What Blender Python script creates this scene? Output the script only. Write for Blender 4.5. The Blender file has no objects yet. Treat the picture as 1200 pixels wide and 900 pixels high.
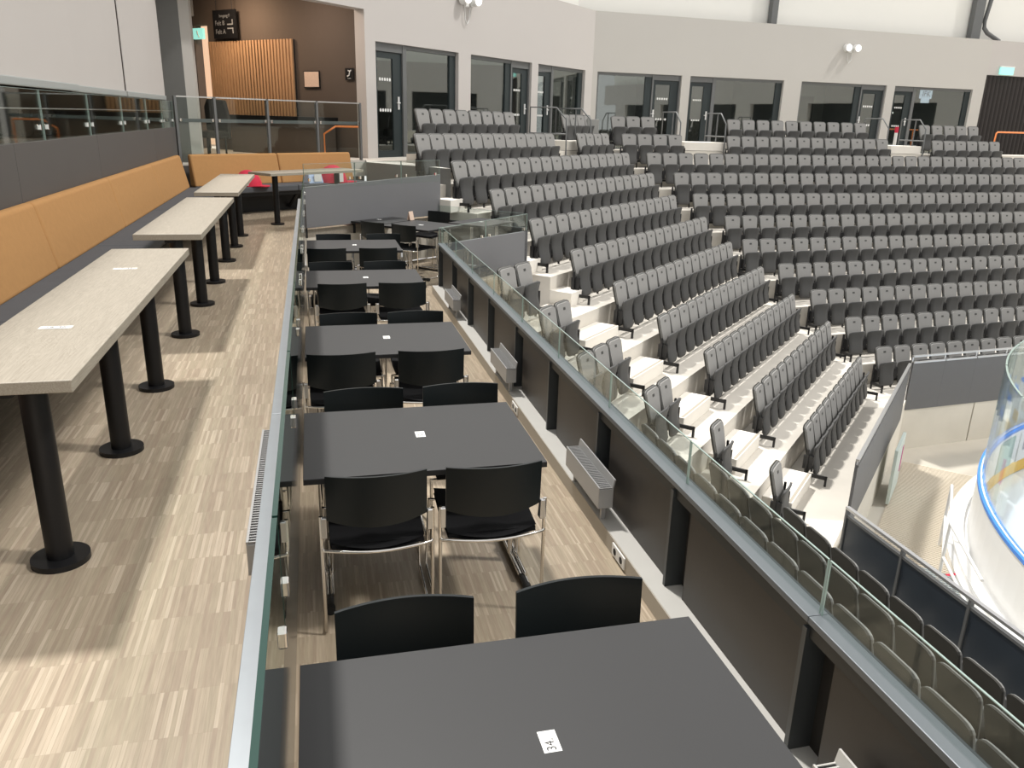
import bpy, math, random
from mathutils import Matrix, Vector
C = bpy.context.scene.collection
SC = bpy.context.scene
random.seed(7)
R = math.radians
K = 5.9                      # camera stands 5.9 m above the arena floor; heights below are given from eye level and raised at the end
LOW, UP, CON, ARENA = -2.27, -1.60, -0.83, -5.9   # lower deck, upper deck, concourse, arena floor
# ---------------------------------------------------------------- camera
f_, th, ro, yw = 938.6, R(18.32), R(1.55), R(-14.01)
def cam_row(d):
    x = d[0]*math.cos(yw)+d[1]*math.sin(yw); y = -d[0]*math.sin(yw)+d[1]*math.cos(yw)
    zc = y*math.cos(th)-d[2]*math.sin(th); yc = -(d[2]*math.cos(th)+y*math.sin(th))
    return (x*math.cos(ro)-yc*math.sin(ro), x*math.sin(ro)+yc*math.cos(ro), zc)
cols = [cam_row(e) for e in ((1,0,0),(0,1,0),(0,0,1))]
right = Vector([c[0] for c in cols]); down = Vector([c[1] for c in cols]); fwd = Vector([c[2] for c in cols])
cd = bpy.data.cameras.new('camera'); cam = bpy.data.objects.new('camera', cd); C.objects.link(cam)
cam.matrix_world = Matrix.Translation((0,0,K)) @ Matrix((right, -down, -fwd)).transposed().to_4x4()
cd.sensor_width = 36; cd.lens = f_/1200*36; cd.clip_start = .05; cd.clip_end = 200
SC.camera = cam
# ---------------------------------------------------------------- light
SC.view_settings.view_transform = 'Standard'; SC.view_settings.look = 'None'
SC.view_settings.gamma = 1; SC.view_settings.use_curve_mapping = False
SC.view_settings.exposure = 0.66
w = bpy.data.worlds.new('arena_air'); SC.world = w; w.use_nodes = True
bg = w.node_tree.nodes['Background']; bg.inputs[0].default_value = (1.0, .985, .965, 1); bg.inputs[1].default_value = .62
def sun(name, d, s, ang, col):
    l = bpy.data.lights.new(name, 'SUN'); l.energy = s; l.angle = R(ang); l.color = col
    o = bpy.data.objects.new(name, l); C.objects.link(o); o.location = (0,0,14)
    o.rotation_euler = Vector(d).to_track_quat('-Z','Y').to_euler()
sun('arena_floodlight_far', (.16,-.49,-1), 2.2, 4, (1,.97,.92))
sun('arena_floodlight_rink', (-.75,.25,-1), 1.1, 5, (1,.97,.93))
def area(name, loc, size, e, col, aim=(0,0,-1), sy=None):
    l = bpy.data.lights.new(name, 'AREA'); l.energy = e; l.size = size; l.color = col
    if sy: l.shape = 'RECTANGLE'; l.size_y = sy
    o = bpy.data.objects.new(name, l); C.objects.link(o); o.location = (loc[0],loc[1],loc[2]+K)
    o.rotation_euler = Vector(aim).to_track_quat('-Z','Y').to_euler()
# ---------------------------------------------------------------- directions of the three runs of the stand
class Dirn:
    def __init__(s, a): s.a = R(a); s.d = (math.cos(s.a), math.sin(s.a)); s.n = (-s.d[1], s.d[0])
    def p(s, t, o): return (s.d[0]*t+s.n[0]*o, s.d[1]*t+s.n[1]*o)
A = Dirn(44.5); B = Dirn(5.2); D = Dirn(90)
def E_(t, off=0): return A.p(12.63-off, 11.3+t)   # brown wall behind the lounge
def zt(i): return .14-.42*(i-1)
def tread(i): return zt(i)-.82
def oA(i): return 2.02+.78*(11-i)
def oB(i): return 12.0+.78*(11-i)
def oD(i): return -5.0+.75*(11-i)
def inter(P, op, Q, oq):
    det = P.n[0]*Q.n[1]-P.n[1]*Q.n[0]
    return ((op*Q.n[1]-P.n[1]*oq)/det, (P.n[0]*oq-op*Q.n[0])/det)
# ---------------------------------------------------------------- materials
M = {}
def mat(name, col, rough=.5, metal=0, spec=.5, var=0, vs=8, bump=0, bs=60, coat=0, stretch=None):
    m = bpy.data.materials.new(name); m.use_nodes = True; nt = m.node_tree; b = nt.nodes['Principled BSDF']
    b.inputs['Base Color'].default_value = (*col,1); b.inputs['Roughness'].default_value = rough
    b.inputs['Metallic'].default_value = metal; b.inputs['Specular IOR Level'].default_value = spec
    b.inputs['Coat Weight'].default_value = coat
    N, L = nt.nodes.new, nt.links.new
    tc = N('ShaderNodeTexCoord'); mp = N('ShaderNodeMapping'); L(tc.outputs['Object'], mp.inputs[0])
    if stretch: mp.inputs['Scale'].default_value = stretch
    if var:
        n = N('ShaderNodeTexNoise'); n.inputs['Scale'].default_value = vs; n.inputs['Detail'].default_value = 5; L(mp.outputs[0], n.inputs[0])
        mx = N('ShaderNodeMix'); mx.data_type = 'RGBA'; L(n.outputs[0], mx.inputs[0])
        mx.inputs[6].default_value = (*[c*(1-var) for c in col],1); mx.inputs[7].default_value = (*[min(1,c*(1+var)) for c in col],1)
        L(mx.outputs[2], b.inputs['Base Color'])
    if bump:
        n2 = N('ShaderNodeTexNoise'); n2.inputs['Scale'].default_value = bs; L(mp.outputs[0], n2.inputs[0])
        bp = N('ShaderNodeBump'); bp.inputs['Strength'].default_value = bump; bp.inputs['Distance'].default_value = .01
        L(n2.outputs[0], bp.inputs['Height']); L(bp.outputs[0], b.inputs['Normal'])
    M[name] = m; return m
def glass(name, tint, f0=.5, base=.03):
    m = bpy.data.materials.new(name); m.use_nodes = True; nt = m.node_tree; nt.nodes.clear(); N, L = nt.nodes.new, nt.links.new
    o = N('ShaderNodeOutputMaterial'); mx = N('ShaderNodeMixShader'); t = N('ShaderNodeBsdfTransparent'); g = N('ShaderNodeBsdfGlossy')
    t.inputs[0].default_value = (*tint,1); g.inputs[0].default_value = (.9,.95,.93,1); g.inputs['Roughness'].default_value = .02
    lw = N('ShaderNodeLayerWeight'); lw.inputs[0].default_value = .5
    pw = N('ShaderNodeMath'); pw.operation = 'POWER'; pw.inputs[1].default_value = 4.5; L(lw.outputs['Facing'], pw.inputs[0])
    sc = N('ShaderNodeMath'); sc.operation = 'MULTIPLY_ADD'; sc.inputs[1].default_value = .75*f0*2; sc.inputs[2].default_value = base; sc.use_clamp = True; L(pw.outputs[0], sc.inputs[0])
    L(sc.outputs[0], mx.inputs[0]); L(t.outputs[0], mx.inputs[1]); L(g.outputs[0], mx.inputs[2]); L(mx.outputs[0], o.inputs[0]); M[name] = m
def emit(name, col, s):
    m = bpy.data.materials.new(name); m.use_nodes = True; b = m.node_tree.nodes['Principled BSDF']
    b.inputs['Base Color'].default_value = (*col,1); b.inputs['Emission Color'].default_value = (*col,1); b.inputs['Emission Strength'].default_value = s; M[name] = m
def wood_planks(name, c1, c2, c3, L_, W_, rot=0, rough=.35):
    m = bpy.data.materials.new(name); m.use_nodes = True; nt = m.node_tree; b = nt.nodes['Principled BSDF']; N, L = nt.nodes.new, nt.links.new
    tc = N('ShaderNodeTexCoord'); mp = N('ShaderNodeMapping'); mp.inputs['Rotation'].default_value = (0,0,R(90)+rot); L(tc.outputs['Object'], mp.inputs[0])
    br = N('ShaderNodeTexBrick'); br.inputs['Scale'].default_value = 1; br.inputs['Brick Width'].default_value = L_; br.inputs['Row Height'].default_value = W_
    br.inputs['Mortar Size'].default_value = .0006; br.inputs['Mortar Smooth'].default_value = .2; br.offset = .06; br.offset_frequency = 9
    br.inputs['Color1'].default_value = (0,0,0,1); br.inputs['Color2'].default_value = (1,1,1,1); br.inputs['Mortar'].default_value = (.1,.1,.1,1); br.inputs['Bias'].default_value = 0
    L(mp.outputs[0], br.inputs[0])
    r = N('ShaderNodeValToRGB'); e = r.color_ramp.elements; e[0].color = (*c1,1); e[1].color = (*c3,1); e[1].position = 1.0
    k = e.new(.82); k.color = (*c2,1); k = e.new(.5); k.color = (*[(a+b)*.5*(.97,1.01,.98)[q] for q,(a,b) in enumerate(zip(c1,c2))],1)
    k = e.new(.96); k.color = (*c3,1); L(br.outputs['Color'], r.inputs[0])
    mp2 = N('ShaderNodeMapping'); mp2.inputs['Scale'].default_value = (60,3,60); L(tc.outputs['Object'], mp2.inputs[0])
    n = N('ShaderNodeTexNoise'); n.inputs['Scale'].default_value = 3; n.inputs['Detail'].default_value = 6; L(mp2.outputs[0], n.inputs[0])
    rr = N('ShaderNodeMapRange'); rr.inputs[1].default_value = .3; rr.inputs[2].default_value = .7; rr.inputs[3].default_value = .88; rr.inputs[4].default_value = 1.1; L(n.outputs[0], rr.inputs[0])
    n3 = N('ShaderNodeTexNoise'); n3.inputs['Scale'].default_value = 1.3; L(tc.outputs['Object'], n3.inputs[0])
    r3 = N('ShaderNodeMapRange'); r3.inputs[3].default_value = .86; r3.inputs[4].default_value = 1.14; L(n3.outputs[0], r3.inputs[0])
    mu = N('ShaderNodeMath'); mu.operation = 'MULTIPLY'; L(rr.outputs[0], mu.inputs[0]); L(r3.outputs[0], mu.inputs[1])
    vm = N('ShaderNodeVectorMath'); vm.operation = 'SCALE'; L(r.outputs[0], vm.inputs[0]); L(mu.outputs[0], vm.inputs[3])
    L(vm.outputs[0], b.inputs['Base Color']); b.inputs['Roughness'].default_value = rough; b.inputs['Specular IOR Level'].default_value = .35
    M[name] = m
def oak(name, c1, c2):
    m = bpy.data.materials.new(name); m.use_nodes = True; nt = m.node_tree; b = nt.nodes['Principled BSDF']; N, L = nt.nodes.new, nt.links.new
    tc = N('ShaderNodeTexCoord'); mp = N('ShaderNodeMapping'); mp.inputs['Scale'].default_value = (5,.55,5); L(tc.outputs['Object'], mp.inputs[0])
    n = N('ShaderNodeTexNoise'); n.inputs['Scale'].default_value = 2.6; n.inputs['Detail'].default_value = 4; n.inputs['Distortion'].default_value = .9; L(mp.outputs[0], n.inputs[0])
    w1 = N('ShaderNodeMath'); w1.operation = 'MULTIPLY'; w1.inputs[1].default_value = 22; L(n.outputs[0], w1.inputs[0])
    s = N('ShaderNodeMath'); s.operation = 'FRACT'; L(w1.outputs[0], s.inputs[0])
    mp2 = N('ShaderNodeMapping'); mp2.inputs['Scale'].default_value = (90,4,90); L(tc.outputs['Object'], mp2.inputs[0])
    n2 = N('ShaderNodeTexNoise'); n2.inputs['Scale'].default_value = 2; n2.inputs['Detail'].default_value = 5; L(mp2.outputs[0], n2.inputs[0])
    ad = N('ShaderNodeMath'); ad.operation = 'MULTIPLY_ADD'; ad.inputs[1].default_value = .35; L(s.outputs[0], ad.inputs[0]); L(n2.outputs[0], ad.inputs[2])
    r = N('ShaderNodeValToRGB'); r.color_ramp.elements[0].position = .3; r.color_ramp.elements[1].position = .95
    r.color_ramp.elements[0].color = (*c2,1); r.color_ramp.elements[1].color = (*c1,1); L(ad.outputs[0], r.inputs[0])
    L(r.outputs[0], b.inputs['Base Color']); b.inputs['Roughness'].default_value = .45; M[name] = m

wood_planks('parquet', (.35,.275,.205), (.44,.36,.27), (.505,.425,.325), .19, .0125)
oak('oak_top', (.40,.36,.295), (.27,.235,.185)); oak('oak_edge', (.50,.40,.30), (.42,.33,.24))
mat('tan_fabric', (.46,.25,.10), .85, spec=.2, var=.08, vs=20, bump=.15, bs=500)
mat('seat_grey_fabric', (.10,.105,.115), .8, spec=.25, var=.08, vs=10)
mat('powder_black', (.008,.008,.009), .45, spec=.4)
mat('black_plastic', (.006,.009,.010), .36, spec=.38)
mat('black_fabric', (.010,.010,.011), .85, spec=.2, bump=.2, bs=400)
mat('laminate', (.030,.030,.031), .5, spec=.4, var=.04, vs=3)
mat('laminate_edge', (.012,.012,.013), .5)
mat('chrome', (.75,.72,.68), .12, 1)
mat('steel', (.62,.62,.62), .35, 1)
mat('grey_panel', (.17,.172,.18), .5, spec=.4, var=.04, vs=2)
mat('wall_panel', (.10,.093,.088), .6, spec=.3, var=.05, vs=2)
mat('silver_rail', (.27,.29,.31), .42, .6, var=.06, vs=15)
mat('sill', (.15,.165,.18), .4, .3)
mat('dark_frame', (.018,.022,.024), .45)
mat('dark_post', (.012,.012,.013), .5)
mat('stud_grey', (.045,.05,.052), .4, spec=.5); mat('barrier_board', (.042,.037,.033), .45, spec=.4, var=.08, vs=2)
mat('ledge_grey', (.50,.49,.46), .6, var=.05)
mat('ledge_front', (.40,.36,.30), .6, var=.05)
mat('heater_grey', (.40,.40,.40), .45, .3)
mat('heater_white', (.62,.61,.58), .45)
mat('dark_slot', (.01,.01,.01), .8)
mat('concrete', (.64,.605,.545), .85, spec=.2, var=.14, vs=1.6, bump=.1, bs=30)
mat('concrete_step', (.80,.765,.70), .85, spec=.2, var=.08, vs=3)
mat('concrete_wall', (.66,.62,.54), .85, spec=.2, var=.13, vs=1.3)
mat('plaster', (.56,.53,.505), .8, spec=.2, var=.015, vs=.6)
mat('plaster_green', (.56,.54,.505), .8, spec=.2, var=.02, vs=.6)
mat('upper_wall', (.86,.85,.80), .7, var=.015, vs=.5)
mat('brown_wall', (.12,.095,.078), .8, spec=.2, var=.03)
mat('dark_void', (.02,.018,.016), .8)
mat('room_grey', (.30,.30,.285), .7, var=.1, vs=.8)
mat('room_dark', (.04,.045,.045), .7)
mat('slat_wood', (.48,.29,.16), .5, var=.12, vs=4)
mat('frame_dark', (.022,.032,.034), .45)
mat('frame_grey', (.16,.165,.165), .5, .2)
mat('white', (.80,.80,.78), .5)
mat('white_metal', (.78,.78,.77), .4)
mat('blind', (.52,.49,.465), .85, spec=.15, var=.025, vs=1.2)
mat('blind_bar', (.40,.42,.41), .5, .2)
mat('column', (.17,.175,.17), .7, var=.06); mat('column_edge', (.42,.40,.37), .7)
mat('seat_plastic', (.155,.155,.15), .55, spec=.4, var=.03, vs=6)
mat('seat_pad', (.295,.29,.28), .75, spec=.25, var=.05, vs=12)
mat('seat_pan', (.082,.082,.081), .6, spec=.35, var=.04, vs=8)
mat('seat_rear', (.034,.033,.029), .65, spec=.2)
mat('plate', (.06,.06,.058), .5)
mat('curtain', (.05,.045,.043), .85, spec=.15)
mat('orange', (.85,.26,.07), .45)
mat('red_knit', (.62,.03,.07), .85, bump=.3, bs=150)
mat('blue_bag', (.45,.55,.75), .6)
mat('board_white', (.86,.86,.85), .3, spec=.5)
mat('blue_cap', (.05,.25,.78), .35)
mat('yellow_kick', (.85,.50,.04), .4)
mat('ice', (.80,.84,.86), .12, var=.03)
mat('mat_pale', (.50,.44,.36), .8, var=.12, vs=3)
mat('mat_rib', (.68,.61,.50), .7)
mat('grating', (.36,.42,.44), .5, .3)
mat('arena_floor', (.52,.48,.41), .8, var=.12, vs=1)
mat('guard_blue', (.035,.045,.058), .3, spec=.5, var=.2, vs=3)
mat('guard_grey', (.13,.13,.132), .55, var=.03)
mat('paper', (.80,.80,.78), .7); mat('ink', (.02,.02,.02), .7)
mat('map_paper', (.72,.55,.44), .7, var=.12, vs=30)
mat('black_sign', (.006,.006,.007), .5)
mat('sign_white', (.22,.23,.24), .6)
mat('pale_green', (.55,.62,.58), .5)
mat('duct', (.16,.165,.165), .5, .3)
mat('rubber', (.01,.01,.01), .7)
mat('advert_green', (.38,.50,.45), .5); mat('advert_text', (.35,.37,.42), .5)
mat('magenta', (.55,.05,.25), .5)
glass('clear_glass', (.93,.96,.95), .5)
glass('tint_glass', (.70,.77,.75), 1.1)
glass('rink_glass', (.90,.93,.96), .5, .07)
glass('room_glass', (.60,.63,.62), .6, .22)
mat('glass_edge', (.012,.045,.035), .2, spec=.5)
mat('dark_gloss', (.018,.024,.025), .12, spec=.6)
mat('glass_edge_light', (.28,.36,.33), .2, spec=.6)
emit('exit_green', (.35,.85,.75), .45); emit('lamp_white', (1,.98,.92), 1.6); emit('bright_glass', (.75,.85,1), .9)
emit('warm_wall_glow', (.75,.50,.33), .55)  # glow put into the passage wall, standing in for warm lamplight on it
# ---------------------------------------------------------------- mesh helper
class MB:
    def __init__(s): s.v=[]; s.f=[]; s.m=[]; s.mats=[]; s.sm=[]
    def mi(s, name):
        if name not in s.mats: s.mats.append(name)
        return s.mats.index(name)
    def add(s, vs, fs, m, T=None, smooth=False):
        b = len(s.v)
        for v in vs:
            v = Vector(v)
            if T is not None: v = T @ v
            s.v.append(v)
        k = s.mi(m)
        for q in fs: s.f.append([b+i for i in q]); s.m.append(k); s.sm.append(smooth)
        return s
    def box(s, x0,x1,y0,y1,z0,z1, m, T=None):
        vs = [(x,y,z) for z in (z0,z1) for y in (y0,y1) for x in (x0,x1)]
        return s.add(vs, [(0,2,3,1),(4,5,7,6),(0,1,5,4),(2,6,7,3),(0,4,6,2),(1,3,7,5)], m, T)
    def hexa(s, a, m, T=None):   # 8 points: bottom 4 ccw, top 4 ccw
        return s.add(a, [(3,2,1,0),(4,5,6,7),(0,1,5,4),(1,2,6,5),(2,3,7,6),(3,0,4,7)], m, T)
    def prism(s, p, z0, z1, m, T=None, mtop=None):
        n = len(p); vs = [(x,y,z0) for x,y in p]+[(x,y,z1) for x,y in p]
        s.add(vs, [tuple(range(n))[::-1]]+[(i,(i+1)%n,n+(i+1)%n,n+i) for i in range(n)], m, T)
        return s.add([(x,y,z1) for x,y in p], [tuple(range(n))], mtop or m, T)
    def plate(s, pts, y0, y1, m, T=None, yf=None, smooth=False):  # outline in x,z extruded along y; yf(z) shifts y
        n = len(pts); g = yf or (lambda z: 0)
        vs = [(x,y0+g(z),z) for x,z in pts]+[(x,y1+g(z),z) for x,z in pts]
        s.add(vs, [tuple(range(n)), tuple(range(n,2*n))[::-1]]+[(i,n+i,n+(i+1)%n,(i+1)%n) for i in range(n)], m, T)
        return s
    def tube(s, pts, r, m, n=8, T=None, caps=True):
        P = [Vector(p) for p in pts]; b = []; vs = []; fs = []
        up = Vector((0,0,1))
        for i,p in enumerate(P):
            t = ((P[i]-P[i-1]).normalized() if i else Vector((0,0,0)))+((P[i+1]-P[i]).normalized() if i < len(P)-1 else Vector((0,0,0)))
            t.normalize(); u = t.cross(up if abs(t.z) < .95 else Vector((0,1,0))).normalized()
            if b and b[-1].dot(u) < 0: u = -u
            b.append(u); v = t.cross(u)
            for k in range(n):
                a = 2*math.pi*k/n; vs.append(p+u*math.cos(a)*r+v*math.sin(a)*r)
        for i in range(len(P)-1):
            for k in range(n): fs.append((i*n+k, i*n+(k+1)%n, (i+1)*n+(k+1)%n, (i+1)*n+k))
        s.add(vs, fs, m, T, True)
        if caps: s.add(vs[:n], [tuple(range(n))[::-1]], m, T); s.add(vs[-n:], [tuple(range(n))], m, T)
        return s
    def cyl(s, x, y, z0, z1, r, m, n=24, T=None, r1=None):
        r1 = r if r1 is None else r1
        vs = [(x+(r if z==z0 else r1)*math.cos(2*math.pi*k/n), y+(r if z==z0 else r1)*math.sin(2*math.pi*k/n), z) for z in (z0,z1) for k in range(n)]
        s.add(vs, [(k,(k+1)%n,n+(k+1)%n,n+k) for k in range(n)], m, T, True)
        return s.add(vs, [tuple(range(n))[::-1], tuple(range(n,2*n))], m, T)
    def grid(s, fn, nu, nv, m, T=None, smooth=True):
        vs = [fn(i/nu, j/nv) for j in range(nv+1) for i in range(nu+1)]
        return s.add(vs, [(j*(nu+1)+i, j*(nu+1)+i+1, (j+1)*(nu+1)+i+1, (j+1)*(nu+1)+i) for j in range(nv) for i in range(nu)], m, T, smooth)
    def mesh(s, name):
        me = bpy.data.meshes.new(name); me.from_pydata(s.v, [], s.f)
        for n in s.mats: me.materials.append(M[n])
        me.polygons.foreach_set('material_index', s.m); me.polygons.foreach_set('use_smooth', s.sm); me.update(); return me
    def obj(s, name, parent=None, loc=None, bevel=0, seg=2):
        o = bpy.data.objects.new(name, s.mesh(name)); C.objects.link(o)
        if parent: o.parent = parent
        if loc: o.location = loc
        if bevel:
            b = o.modifiers.new('bevel','BEVEL'); b.width = bevel; b.segments = seg; b.limit_method = 'ANGLE'; b.harden_normals = False
        return o
def tag(o, label, cat, group=None, kind=None):
    if label: o['label'] = label
    if cat: o['category'] = cat
    if group: o['group'] = group
    if kind: o['kind'] = kind
    return o
def thing(name, label, cat, loc=(0,0,0), rz=0, group=None):
    o = bpy.data.objects.new(name, None); C.objects.link(o); o.location = loc; o.rotation_euler = (0,0,rz); o.empty_display_size = .1
    return tag(o, label, cat, group)
def struct(o): o['kind'] = 'structure'; return o
def label_part(o, l): o['label'] = l; return o
def copytree(o, parent=None):
    c = o.copy(); C.objects.link(c)
    if parent: c.parent = parent
    for ch in list(o.children): copytree(ch, c)
    return c
def rot(p, a, o=(0,0)):
    return (o[0]+p[0]*math.cos(a)-p[1]*math.sin(a), o[1]+p[0]*math.sin(a)+p[1]*math.cos(a))
DG = bpy.context.evaluated_depsgraph_get
def text_mesh(txt, size, material, depth=.0006):
    cu = bpy.data.curves.new('t','FONT'); cu.body = txt; cu.size = size; cu.extrude = depth; cu.align_x = 'CENTER'; cu.align_y = 'CENTER'
    o = bpy.data.objects.new('t', cu); C.objects.link(o); dg = DG(); dg.update()
    me = bpy.data.meshes.new_from_object(o.evaluated_get(dg)); me.materials.clear(); me.materials.append(M[material])
    bpy.data.objects.remove(o); return me
def put(me, name, parent, loc, rote=(0,0,0)):
    o = bpy.data.objects.new(name, me); C.objects.link(o); o.parent = parent; o.location = loc; o.rotation_euler = rote; return o
ORD = ['zeroth','first','second','third','fourth','fifth','sixth','seventh','eighth','ninth','tenth','eleventh','twelfth','thirteenth','fourteenth','fifteenth','sixteenth','seventeenth','eighteenth','nineteenth','twentieth','twenty-first','twenty-second','twenty-third','twenty-fourth','twenty-fifth','twenty-sixth','twenty-seventh','twenty-eighth','twenty-ninth','thirtieth']

# ================================================================= THE SETTING: floors, decks, walls
struct(MB().box(-2.3,-.20,-3,12.3,UP-.12,UP,'parquet').obj('floor'))
far_corner = (-2.05,14.15)
struct(MB().prism([(-2.3,12.3),(-.18,12.3),(-.12,12.06),(2.06,13.66),(1.2,15.75),(-2.3,13.7)], UP-.12, UP, 'parquet').obj('floor'))
struct(MB().prism([(-.20,-3),(1.51,-3),(1.51,10.7),A.p(8.6,6.47),A.p(10.88,6.47),A.p(11.0,8.25),(-.12,12.02),(-.20,12.0)], LOW-.3, LOW, 'parquet').obj('floor'))
struct(MB().box(-.26,-.20,-3,12.0,LOW,UP-.001,'concrete_wall').obj('wall_left_step'))
e0, e1 = (-.12,12.06), (2.06,13.66)
struct(MB().prism([e0, e1, (2.02,13.71), (-.15,12.12)], LOW, UP-.001, 'concrete_wall').obj('wall_back_step'))
# concourse slab behind everything
cs = inter(A,9.82+.28,B,19.8+.28); cw = inter(A,11.5,B,23.2)
struct(MB().prism([(-2.3,13.95),(1.03,16.3),A.p(12.3,10.0),A.p(12.4,10.1),cs,B.p(27,20.08),B.p(27,31),A.p(24,30),E_(14,-3),E_(17,0),(-9.3,29),(-9.3,-3),(-2.16,-3)], CON-.3, CON, 'concrete').obj('floor_concourse'))
struct(MB().prism([(1.0,15.55),(1.03,16.3),A.p(12.3,10.1),A.p(12.0,9.5),(2.3,13.9)], CON-.5, CON-.002, 'column', None, 'concrete_step').obj('floor_landing'))
# terraces: one slab for each row, bent twice like the rows
for i in range(1,12):
    f, b = -.62, .16
    fD, fA, fB = (f,f,f) if i < 11 else (-.64,-.86,-.84)
    z1 = tread(i); z0 = z1-.55 if i < 11 else z1-.3
    if i >= 7:
        s_ = [( -oD(i)-fD, -1.5), inter(D,oD(i)+fD,A,oA(i)+fA)]; t_ = [( -oD(i)-b, -1.5), inter(D,oD(i)+b,A,oA(i)+b)]
    else:
        st = 8.0 if i == 6 else 11.0 if i > 3 else 11.22
        s_ = [A.p(st,oA(i)+fA)]; t_ = [A.p(st,oA(i)+b)]
    s_ += [inter(A,oA(i)+fA,B,oB(i)+fB), B.p(24,oB(i)+fB)]; t_ += [inter(A,oA(i)+b,B,oB(i)+b), B.p(24,oB(i)+b)]
    if i == 1:
        s_[0] = A.p(12.26,oA(i)+f); t_[0] = A.p(12.26,oA(i)+b)
    o = MB()
    for k in range(len(s_)-1):
        o.prism([s_[k], s_[k+1], t_[k+1], t_[k]], z0, z1, 'concrete')
    struct(o.obj('floor_terrace'))
# half steps in the aisle and at the upper gangways
for i in range(6,12):
    if i < 11:
        st = thing('stair_step', 'pale concrete half step below row %s of the stand, on the left aisle' % ORD[i], 'step', (*A.p(10.0,oA(i)-.62),tread(i+1)), A.a, None)
        MB().box(0,1.12,-.39,0,0,.21,'concrete_step').obj('riser_block', st, bevel=.006)
        MB().box(.02,1.10,-.375,-.335,.21,.213,'ledge_front').obj('nosing_strip', st)
for i in (2,3,4,5):
    st = thing('stair_step', 'pale concrete half step beside the end of the %s row, against the dark side barrier' % ORD[i], 'step', (*A.p(11.0,oA(i)-.62),tread(i+1)), A.a)
    MB().box(0,.42,-.39,.0,0,.21,'concrete_step').obj('riser_block', st, bevel=.006)
for nm, (P, s0, o0, s1) in {'in front of the corner glass door':(A,17.25,9.82,1.0), 'in front of the third door of the right-hand wall':(B,11.25,19.8,1.3), 'in front of the last door by the curtain':(B,18.0,19.8,1.1)}.items():
    g = thing('gangway_steps', 'pale concrete gangway steps '+nm, 'step', (*P.p(s0,o0-.62),tread(2)), P.a)
    MB().box(0,s1,-.28,0,0,.21,'concrete_step').obj('lower_step', g); MB().box(0,s1,0,.8,.43,.64,'concrete_step').obj('upper_step', g)
# front wall below the stand and arena floor
struct(MB().box(3,40,-12,30,ARENA-.2,ARENA,'arena_floor').obj('floor_arena'))
o = MB(); fo = 1.14
p1 = A.p(10.2,fo); p2 = inter(A,fo,B,oB(11)-.86); p3 = B.p(24,oB(11)-.86)
def wallseg(o, a, b, z0, z1, t, m):
    d = Vector((b[0]-a[0], b[1]-a[1])).normalized(); n = Vector((-d.y, d.x))*t
    o.prism([a, b, (b[0]+n.x,b[1]+n.y), (a[0]+n.x,a[1]+n.y)], z0, z1, m)
wallseg(o, p1, p2, ARENA, tread(11)-.001, .2, 'concrete_wall')
struct(o.obj('wall_front_left'))
pw = B.p(13.55,oB(11)-.86)
struct((lambda m_: (wallseg(m_, p2, pw, ARENA, tread(11)-.001, .2, 'concrete_wall'), m_)[1])(MB()).obj('wall_front_right'))
struct((lambda m_: (wallseg(m_, (pw[0]+.03,pw[1]), p3, ARENA, tread(11)-.001, .2, 'concrete_wall'), m_)[1])(MB()).obj('wall_front_right'))
struct(MB().box(5.55,5.66,-1.5,7.2,ARENA,tread(11)-.001,'concrete_wall').obj('wall_front_side'))

# unseen side of the arena, added to give the windows something to reflect
fw = MB(); fw.box(34,34.3,-20,32,CON+2.2,2.98,'plaster').box(34,34.3,-20,32,CON-4.2,CON,'concrete_wall').box(34.9,35.2,-20,32,2.7,5.2,'upper_wall'); struct(fw.obj('wall_unseen_far'))
for k in range(9):
    y = -18+k*5.4; q = MB(); q.box(34,34.3,y,y+1.5,CON,CON+2.2,'plaster'); struct(q.obj('wall_unseen_pier'))
struct(MB().box(35.5,35.7,-20,32,CON,2.7,'room_dark').obj('wall_unseen_rooms'))
# ---- wall with the glass doors, run A
oW = 11.26; oV = 22.9
HT, FT = 2.98, 1.37
def lin(P, o): return lambda s: P.p(s,o)
def wall_piece(P, o, s0, s1, z0, z1, t, m, ob):
    ob.prism([P.p(s0,o),P.p(s1,o),P.p(s1,o+t),P.p(s0,o+t)], z0, z1, m)
w1 = MB(); cA = inter(A,oW,B,oV); sc_ = cA[0]*A.d[0]+cA[1]*A.d[1]; sb_ = cA[0]*B.d[0]+cA[1]*B.d[1]
openA = [(12.93,15.72),(16.2,18.94),(19.27,21.94)]
openB = [(10.36,13.16),(13.45,16.83),(17.5,20.9),(21.24,24.62)]
wall_piece(A,oW,11.2,sc_,FT,HT,.25,'plaster',w1) if False else None
wall_piece(A,oW,12.63,sc_,FT,HT,.25,'plaster',w1)
for a,b in zip([12.63]+[q[1] for q in openA], [q[0] for q in openA]+[sc_]): wall_piece(A,oW,a,b,CON,FT,.25,'plaster',w1)
struct(w1.obj('wall_back'))
struct((lambda m_: (wall_piece(A,oW,8.0,12.63,1.905,HT,.25,'plaster',m_), m_)[1])(MB()).obj('wall_header'))
w2 = MB(); wall_piece(B,oV,sb_,25.11,FT,HT,.25,'plaster_green',w2)
for a,b in zip([sb_]+[q[1] for q in openB], [q[0] for q in openB]+[25.11]): wall_piece(B,oV,a,b,CON,FT,.25,'plaster_green',w2)
struct(w2.obj('wall_right'))
w3 = MB(); wall_piece(B,oV+.02,25.11,30,1.87,HT,.25,'plaster',w3); struct(w3.obj('wall_over_curtain'))
w4 = MB(); wall_piece(B,oV+3,25.11,31,CON,1.9,.2,'room_grey',w4); struct(w4.obj('wall_behind_curtain'))
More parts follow.
